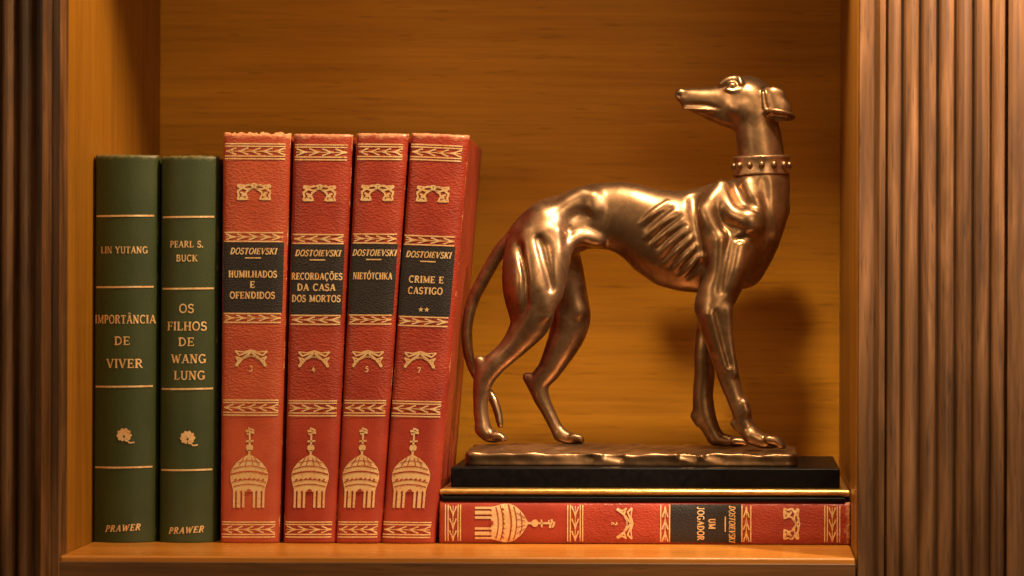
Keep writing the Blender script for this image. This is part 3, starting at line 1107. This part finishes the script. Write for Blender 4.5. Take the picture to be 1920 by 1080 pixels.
xx, tt = sm(top)
_, bb = sm(bot)
_, ww = sm(wid)
YCU = YC / S
sl, (X, Y, Z) = fld.box((xs[0] - 30, YCU - 100, min(bot) - 30), (xs[-1] + 30, YCU + 100, max(top) + 30))
T1 = np.interp(X, xx, tt); B1 = np.interp(X, xx, bb); W1 = np.interp(X, xx, ww)
cz, hz = (T1 + B1) / 2, (T1 - B1) / 2
q = (Z - cz) / hz
# keel: chest narrower low down
Wz = W1 * (1 + 0.12 * np.clip(q, -1, 1))
rr = np.sqrt(q ** 2 + ((Y - YCU) / Wz) ** 2)
d = (rr - 1) * np.minimum(hz, Wz) * 0.9
ex = np.maximum(np.maximum(xs[0] - X, X - xs[-1]), 0)
d = np.maximum(d, -50) + ex
fld.add(sl, d.astype(np.float32), 1.0)


def surf_y(px, py, inset=0.0):
    """y (metres) of the near flank of the torso under a pixel"""
    a = W3(px, py, YC - 0.012)
    t_, b_, w_ = np.interp(a[0], xx, tt), np.interp(a[0], xx, bb), np.interp(a[0], xx, ww)
    c, h_ = (t_ + b_) / 2, (t_ - b_) / 2
    q_ = max(-1, min(1, (a[2] - c) / h_))
    wz = w_ * (1 + 0.12 * q_)
    return (YCU - wz * math.sqrt(max(0.0, 1 - q_ * q_)) + inset) * S


# pelvis and rump
fld.chain(ch([(1030, 415, 42), (1003, 440, 44), (985, 460, 36)], YC), 14)
fld.chain(ch([(1020, 420, 40, 0.052), (1002, 470, 46, 0.050), (995, 530, 50, NH), (998, 575, 42, NH), (995, 604, 36, NH), (968, 643, 25, NH), (946, 666, 21, NH), (926, 684, 21, NH),
              (908, 710, 19, NH), (902, 745, 14.5, NH), (902, 775, 13.5, NH), (906, 800, 14, NH)]), 14, 0.9)
fld.chain(ch([(899, 676, 10), (902, 695, 11)], NH), 8)
# near buttock edge and its fold
fld.chain(ch([(985, 440, 26, 0.052), (966, 490, 22, 0.047), (966, 550, 20, 0.046), (968, 590, 12, 0.046)]), 10)
# near hind paw
fld.chain(ch([(904, 806, 13), (918, 816, 13), (936, 820, 9)], NH), 8)
for dy, ex_ in ((-0.0035, 0), (0.0, 4), (0.0035, 1)):
    fld.chain(ch([(924, 817, 6, NH + dy), (936 + ex_, 817, 6, NH + dy), (943 + ex_, 823, 5, NH + dy * 1.2)]), 3)
# far hind leg
fld.chain(ch([(1048, 460, 34, 0.066), (1058, 510, 36, 0.072), (1066, 560, 36, FH), (1070, 596, 37, FH), (1063, 628, 33, FH), (1046, 664, 27, FH), (1030, 693, 22, FH), (1012, 716, 19, FH),
              (1014, 742, 15.5, FH), (1026, 768, 12.5, FH), (1042, 800, 11.5, FH), (1050, 814, 12, FH)]), 12, 0.9)
fld.chain(ch([(989, 707, 9.5), (999, 720, 11), (1010, 735, 10)], FH), 8)
fld.chain(ch([(1052, 816, 12), (1068, 821, 11), (1086, 824, 7.5)], FH), 8)
for dy in (-0.003, 0.0005, 0.004):
    fld.chain(ch([(1072, 819, 6, FH + dy), (1086, 821, 6, FH + dy), (1091, 826, 5, FH + dy)]), 3)
# near foreleg
fld.chain(ch([(1396, 425, 40, 0.051), (1380, 470, 42, 0.048), (1358, 525, 38, 0.046), (1341, 570, 33, NF), (1340, 600, 31, NF), (1352, 650, 24.5, NF), (1365, 702, 20.5, NF), (1379, 745, 17, NF), (1389, 768, 17.5, NF),
              (1396, 793, 17, NF), (1408, 814, 15, NF)]), 14, 0.85)
fld.chain(ch([(1312, 580, 10), (1318, 565, 14), (1330, 545, 18)], NF + 0.001), 10)        # elbow
fld.chain(ch([(1376, 793, 7), (1384, 803, 7)], NF), 6)                            # carpal pad
fld.chain(ch([(1408, 817, 15), (1428, 826, 14), (1450, 830, 11)], NF - 0.002), 8)
for dy, ex_ in ((-0.0045, -3), (-0.001, 2), (0.0028, 0)):
    yy = NF - 0.002 + dy
    fld.chain(ch([(1440, 824, 8, yy), (1458 + ex_, 827, 7.5, yy), (1467 + ex_, 836, 6, yy)]), 3)
# far foreleg
fld.chain(ch([(1345, 560, 30, 0.066), (1328, 610, 22, FF), (1321, 660, 19.5, FF), (1321, 702, 19, FF), (1318, 739, 19, FF), (1321, 775, 20, FF), (1330, 798, 17, FF), (1340, 818, 15, FF)]), 10, 0.8)
fld.chain(ch([(1303, 779, 9), (1312, 790, 10)], FF), 7)
fld.chain(ch([(1342, 822, 13), (1362, 826, 11), (1388, 829, 8.5)], FF), 8)
for dy in (-0.003, 0.001):
    fld.chain(ch([(1375, 827, 6.5, FF + dy), (1392, 828, 6, FF + dy), (1398, 832, 5, FF + dy)]), 3)
# chest front / shoulders
fld.chain(ch([(1430, 350, 46, 0.060), (1432, 400, 42, 0.058), (1420, 450, 40, 0.058), (1400, 505, 32, 0.060)]), 16)
fld.chain(ch([(1438, 330, 40, 0.062), (1444, 380, 30, 0.064), (1436, 440, 28, 0.066), (1412, 490, 26, 0.068)]), 14)
# neck
fld.chain(ch([(1425, 380, 48), (1428, 345, 46), (1428, 305, 43), (1424, 265, 42), (1418, 232, 40)], YC), 14, 0.82)
# skull and muzzle
fld.chain(ch([(1416, 205, 42), (1404, 186, 38), (1384, 184, 34)], YC), 12, 0.82)
fld.chain(ch([(1390, 190, 36), (1362, 192, 33), (1336, 190, 27), (1310, 186, 21), (1290, 182, 15.5), (1277, 179, 11)], YC), 10, 0.72)
fld.chain(ch([(1402, 216, 32), (1370, 213, 27), (1338, 207, 20), (1308, 199, 13.5), (1288, 194, 10)], YC), 8, 0.75)
fld.chain(ch([(1272, 176, 7.5), (1277, 172, 7)], YC), 3, 1.0)
# nose, mouth, nostril
ym = lambda px: YC - 0.0003 * (9 + (px - 1272) * 0.19)
fld.chain(ch([(1274, 197, 2.4, ym(1274)), (1300, 196, 3.2, ym(1300)), (1325, 197, 3.2, ym(1325)), (1349, 204, 2.4, ym(1349))]), 2.5, sub=True)
fld.chain(ch([(1280, 203, 2.6, ym(1280) + 0.0006), (1310, 205, 3.2, ym(1310) + 0.0006), (1342, 208, 2.6, ym(1342) + 0.0012)]), 3)
fld.chain(ch([(1268, 177, 3.0), (1275, 180, 2.4)], YC - 0.0024), 2, sub=True)
fld.chain(ch([(1279, 170, 2.0), (1283, 178, 2.0)], YC - 0.0036), 3, sub=True)
# cheek, brow and eye
fld.chain(ch([(1392, 205, 20, YC - 0.0045), (1376, 203, 12, YC - 0.0055)]), 12)
fld.chain(ch([(1352, 158, 6), (1366, 150, 7), (1382, 148, 7)], YC - 0.0045), 5)
fld.chain(ch([(1386, 146, 4.5, YC - 0.006), (1390, 158, 5, YC - 0.0075)]), 4)
fld.chain(ch([(1371, 161, 7, YC - 0.0066), (1376, 161, 7, YC - 0.0066)]), 3)
fld.chain(ch([(1360, 167, 3, YC - 0.0078), (1374, 171, 3.2, YC - 0.0083), (1388, 167, 3, YC - 0.0082)]), 3)
fld.chain(ch([(1352, 165, 3.5, YC - 0.008), (1358, 163, 3, YC - 0.0085)]), 4, sub=True)
fld.chain(ch([(1384, 148, 5), (1410, 158, 14), (1430, 172, 16)], YC + 0.003), 10)
# ears: folded back, flaring out into a brim that opens downwards
for yy, sd in ((YC - 0.0095, 1), (YC + 0.0095, -1)):
    fld.chain(ch([(1437, 172, 9, yy + 0.0012 * sd), (1452, 174, 11, yy), (1463, 177, 10, yy)]), 4, 0.6)
    fld.chain(ch([(1450, 180, 15, yy), (1456, 194, 19, yy), (1462, 206, 23, yy)]), 4, 0.55)
    ring = []
    for q_ in range(17):
        th_ = 2 * math.pi * q_ / 16
        ring.append((1462 + 26 * math.cos(th_), 215 + 4.5 * math.cos(th_) + 7 * math.sin(th_) * sd, 3.6, yy - 0.0010 * sd + 0.0052 * math.sin(th_)))
    fld.chain(ch(ring), 3)
    fld.chain(ch([(1431, 174, 4.2, yy - 0.0012 * sd), (1433, 190, 4.2, yy - 0.0022 * sd), (1436, 206, 4, yy - 0.0034 * sd)]), 3)
    fld.chain(ch([(1446, 220, 7.0, yy - 0.0030 * sd), (1462, 223, 9.0, yy - 0.0034 * sd), (1479, 224, 7.0, yy - 0.0030 * sd)]), 2.5, sub=True)
# tail
fld.chain(ch([(990, 425, 20, 0.060), (962, 445, 14.5, 0.059), (934, 476, 12.8, 0.060), (905, 526, 12.0, 0.061), (886, 566, 11.2, 0.062), (876, 612, 10.2, 0.062), (877, 652, 10.0, 0.063), (886, 690, 8.5, 0.066),
              (905, 722, 8, 0.064), (923, 746, 8, 0.062), (933, 772, 7.6, 0.061), (938, 797, 6, 0.060)]), 7)
# ribs: ridges on the near flank
ribs = [((1252, 379), (1222, 402), (1200, 420)), ((1268, 396), (1236, 422), (1208, 446)), ((1280, 413), (1250, 437), (1222, 458)), ((1290, 428), (1260, 454), (1234, 480)),
        ((1299, 442), (1272, 469), (1248, 494)), ((1306, 458), (1284, 483), (1264, 506)), ((1311, 476), (1296, 498), (1281, 515))]
for rb_ in ribs:
    fld.chain(ch([(px, py, r_, surf_y(px, py, i_)) for (px, py), r_, i_ in zip(rb_, (3.0, 7.2, 2.5), (3.0, 3.6, 2.5))]), 4)
    m_ = [(px + 7, py + 9) for px, py in rb_]
    fld.chain(ch([(px, py, r_, surf_y(px, py, i_)) for (px, py), r_, i_ in zip(m_, (2.2, 4.2, 1.8), (-1.2, -1.4, -1.2))]), 4, sub=True)
# shoulder blade, point of shoulder, upper arm
fld.chain(ch([(1352, 350, 12, 0.0495), (1332, 385, 16, 0.0450), (1326, 425, 18, 0.0445), (1334, 470, 16, 0.0440)]), 18)
fld.chain(ch([(1318, 395, 9, 0.0430), (1334, 420, 10, 0.0405), (1350, 446, 9, 0.0390)]), 14)
fld.chain(ch([(1356, 368, 13, 0.0480), (1372, 398, 16, 0.0430), (1396, 412, 18, 0.0405)]), 14)
fld.chain(ch([(1408, 412, 24, 0.0420), (1410, 422, 23, 0.0420)]), 12)
fld.chain(ch([(1350, 455, 18, 0.0405), (1346, 505, 16, 0.0400), (1334, 545, 11, 0.0395)]), 14)
fld.chain(ch([(1388, 450, 18, 0.0415), (1378, 500, 20, 0.0400), (1368, 532, 17, 0.0400)]), 12)
fld.chain(ch([(1372, 440, 3.6, 0.0350), (1364, 490, 3.6, 0.0330), (1352, 545, 3, 0.0338)]), 14, sub=True)
fld.chain(ch([(1300, 372, 3, surf_y(1300, 372, -2)), (1303, 410, 4, surf_y(1303, 410, -2)), (1316, 470, 3, surf_y(1316, 470, -4))]), 18, sub=True)
fld.chain(ch([(1384, 448, 2.6, 0.0368), (1402, 446, 2.8, 0.0360), (1420, 440, 2.6, 0.0368)]), 12, sub=True)
# neck strap muscle and the crease in front of the near shoulder
fld.chain(ch([(1400, 345, 10, 0.0500), (1412, 370, 10, 0.0465), (1428, 388, 8, 0.0470)]), 12)
fld.chain(ch([(1434, 340, 5, 0.0440), (1440, 390, 5, 0.0425), (1446, 436, 5, 0.0450)]), 12, sub=True)
fld.chain(ch([(1384, 352, 2.6, 0.0450), (1394, 378, 2.8, 0.0418), (1416, 394, 2.2, 0.0396)]), 12, sub=True)
# forearm tendons and wrist
fld.chain(ch([(1330, 590, 8, 0.0355), (1345, 640, 7, 0.0370), (1362, 690, 5, 0.0375)]), 10)
fld.chain(ch([(1364, 580, 9, 0.0370), (1369, 640, 6, 0.0378), (1378, 700, 5, 0.0380)]), 10)
fld.chain(ch([(1343, 585, 3.5, 0.0325), (1356, 640, 3, 0.0345), (1368, 685, 2.5, 0.0360)]), 7, sub=True)
fld.chain(ch([(1395, 758, 9, 0.0395), (1399, 772, 9, 0.0395)]), 8)
# hip bones, flank hollow, thigh muscles
fld.chain(ch([(1084, 404, 12, surf_y(1084, 404, -8)), (1098, 402, 10, surf_y(1098, 402, -7))]), 14, sub=True)
fld.chain(ch([(1112, 372, 13, surf_y(1112, 372, 9)), (1116, 390, 12, surf_y(1116, 390, 9))]), 16)
fld.chain(ch([(1090, 366, 12, surf_y(1090, 366, 8)), (1062, 385, 14, surf_y(1062, 385, 9)), (1038, 408, 16, surf_y(1038, 408, 9)), (1018, 440, 16, 0.0430)]), 16)
fld.chain(ch([(1120, 450, 10, 0.0530), (1090, 444, 12, 0.0500), (1064, 462, 13, 0.0470), (1050, 505, 14, 0.0440), (1044, 555, 10, 0.0425)]), 14)
fld.chain(ch([(1040, 440, 17, 0.0445), (1040, 490, 18, 0.0410), (1036, 540, 14, 0.0395), (1026, 590, 9, 0.0385)]), 18)
fld.chain(ch([(990, 440, 13, 0.0430), (1000, 485, 14, 0.0392), (1014, 535, 13, 0.0378), (1022, 570, 9, 0.0378)]), 16)
fld.chain(ch([(1010, 448, 2.6, 0.0374), (1022, 490, 2.6, 0.0342), (1034, 540, 2, 0.0342)]), 14, sub=True)
fld.chain(ch([(974, 462, 3.2, 0.0394), (986, 525, 3.2, 0.0346), (982, 580, 3.2, 0.0346), (962, 604, 3.2, 0.0368)]), 16, sub=True)
fld.chain(ch([(948, 606, 4, NH - 0.0050), (962, 596, 4, NH - 0.0085), (968, 574, 3, NH - 0.0100)]), 8, sub=True)
fld.chain(ch([(1072, 540, 18, 0.0715), (1084, 580, 18, 0.0720)]), 14)
grid_object('dog_figure', fld, M['bronze'], statue, 5)

# collar ring on the neck
nv_, nu_ = 64, 14
cz0 = W3(1428, 311, YC)
kx, ky = 49.5 * 1.045, 41.5 * 1.045
vv, ff = [], []
prof = [(-0.8, -17), (2.8, -19), (4.6, -16.5), (3.0, -13), (2.6, 0), (3.0, 13), (4.6, 16.5), (2.8, 19), (-0.8, 17)]
for i in range(nv_):
    a = 2 * math.pi * i / nv_
    ca, sa = math.cos(a), math.sin(a)
    for o_, h_ in prof:
        vv.append(((cz0[0] + (kx + o_) * ca) * S, (cz0[1] + (ky + o_) * sa) * S, (cz0[2] + h_ + 1.5 * ca) * S))
n = len(prof)
for i in range(nv_):
    for j in range(n):
        a, b2 = i * n + j, i * n + (j + 1) % n
        c2, d2 = ((i + 1) % nv_) * n + (j + 1) % n, ((i + 1) % nv_) * n + j
        ff.append((a, b2, c2, d2))
collar = link_mesh('collar', vv, ff, M['bronze_bright'], statue, smooth=True)
recalc(collar)
for i in range(14):
    a = 2 * math.pi * (i + 0.5) / 14
    ca, sa = math.cos(a), math.sin(a)
    c0 = Vector(((cz0[0] + (kx + 2.4) * ca) * S, (cz0[1] + (ky + 2.4) * sa) * S, (cz0[2] + 1.5 * ca) * S))
    nrm = Vector((ca / kx, sa / ky, 0)).normalized()
    tg = Vector((-nrm.y, nrm.x, 0))
    up = Vector((0, 0, 1))
    vs, fs = [], []
    NS = 12
    lev = ((-0.3, 7.0), (2.0, 7.0), (4.4, 6.2), (6.4, 4.2), (7.2, 1.4))
    for hgt, rr_ in lev:
        for q_ in range(NS):
            th_ = 2 * math.pi * q_ / NS
            vs.append(c0 + (nrm * hgt + tg * rr_ * 0.9 * math.cos(th_) + up * rr_ * 1.05 * math.sin(th_)) * S)
    fs = [tuple(range(NS))[::-1], tuple(range((len(lev) - 1) * NS, len(lev) * NS))]
    for l in range(len(lev) - 1):
        for k in range(NS):
            fs.append((l * NS + k, l * NS + (k + 1) % NS, (l + 1) * NS + (k + 1) % NS, (l + 1) * NS + k))
    so = link_mesh('stud', vs, fs, M['bronze'], collar, smooth=True)
    recalc(so)

# bronze ground slab under the feet
sl_lo = (ux(860) , 0.012 / S, -378)
f2 = Field(((878 - VX) * 1.05 - 20, 0.010 / S, -380), ((1510 - VX) * 1.05, 0.100 / S, -318), 1.9)
sl, (X, Y, Z) = f2.box((-1e4, -1e4, -1e4), (1e4, 1e4, 1e4))
x0, x1 = (876 - VX) * 1.018, (1497 - VX) * 1.016
y0, y1 = 0.019 / S, 0.090 / S
wob = 3.0 * np.sin(X * 0.017 + 1.0) + 1.3 * np.sin(X * 0.041 + Z * 0.05 + 0.6) + 0.6 * np.sin(X * 0.11 + Z * 0.13)
wob2 = 3.0 * np.sin(Y * 0.03) + 1.5 * np.sin(Y * 0.09 + Z * 0.1)
cxm, cym = (x0 + x1) / 2, (y0 + y1) / 2
hx, hy = (x1 - x0) / 2, (y1 - y0) / 2
topz = -347.5 + 9 * np.exp(-(((X - (915 - VX) * 1.03) / 75) ** 2 + ((Y - NH / S) / 70) ** 2)) + 5 * np.exp(-(((X - (1060 - VX) * 1.05) / 110) ** 2 + ((Y - FH / S) / 60) ** 2)) \
    + 1.3 * np.sin(X * 0.05 + Y * 0.04) + 1.0 * np.sin(X * 0.11 - Y * 0.09)
rc = 22
qx = np.abs(X - cxm) - hx + rc - np.where(X < cxm, wob2, 0)
qy = np.abs(Y - cym) - hy + rc + np.where(Y < cym, wob, 0) * np.clip((Z + 372) / 20, 0.1, 1) - np.clip((Z + 362) / 12, 0, 1) * 2.5
side = np.sqrt(np.maximum(qx, 0) ** 2 + np.maximum(qy, 0) ** 2) + np.minimum(np.maximum(qx, qy), 0) - rc
def smax(a, b_, k):
    h_ = np.maximum(k - np.abs(a - b_), 0) / k
    return np.maximum(a, b_) + h_ * h_ * k * 0.25
dd = smax(side, Z - topz, 5.0)
dd = smax(dd, -371 - Z, 2.0)
f2.f[:] = dd.astype(np.float32)
for cx_, r_ in ((1095, 7), (1150, 9), (1290, 6), (1340, 8)):     # chipped hollows on the front rim
    c_ = W3(cx_, 856, 0.0185)
    f2.seg((c_[0] - 12, c_[1] - 3, c_[2] + 2), (c_[0] + 12, c_[1] - 3, c_[2] - 3), r_, r_, 5, sub=True)
grid_object('ground_slab', f2, M['bronze'], statue, 2)
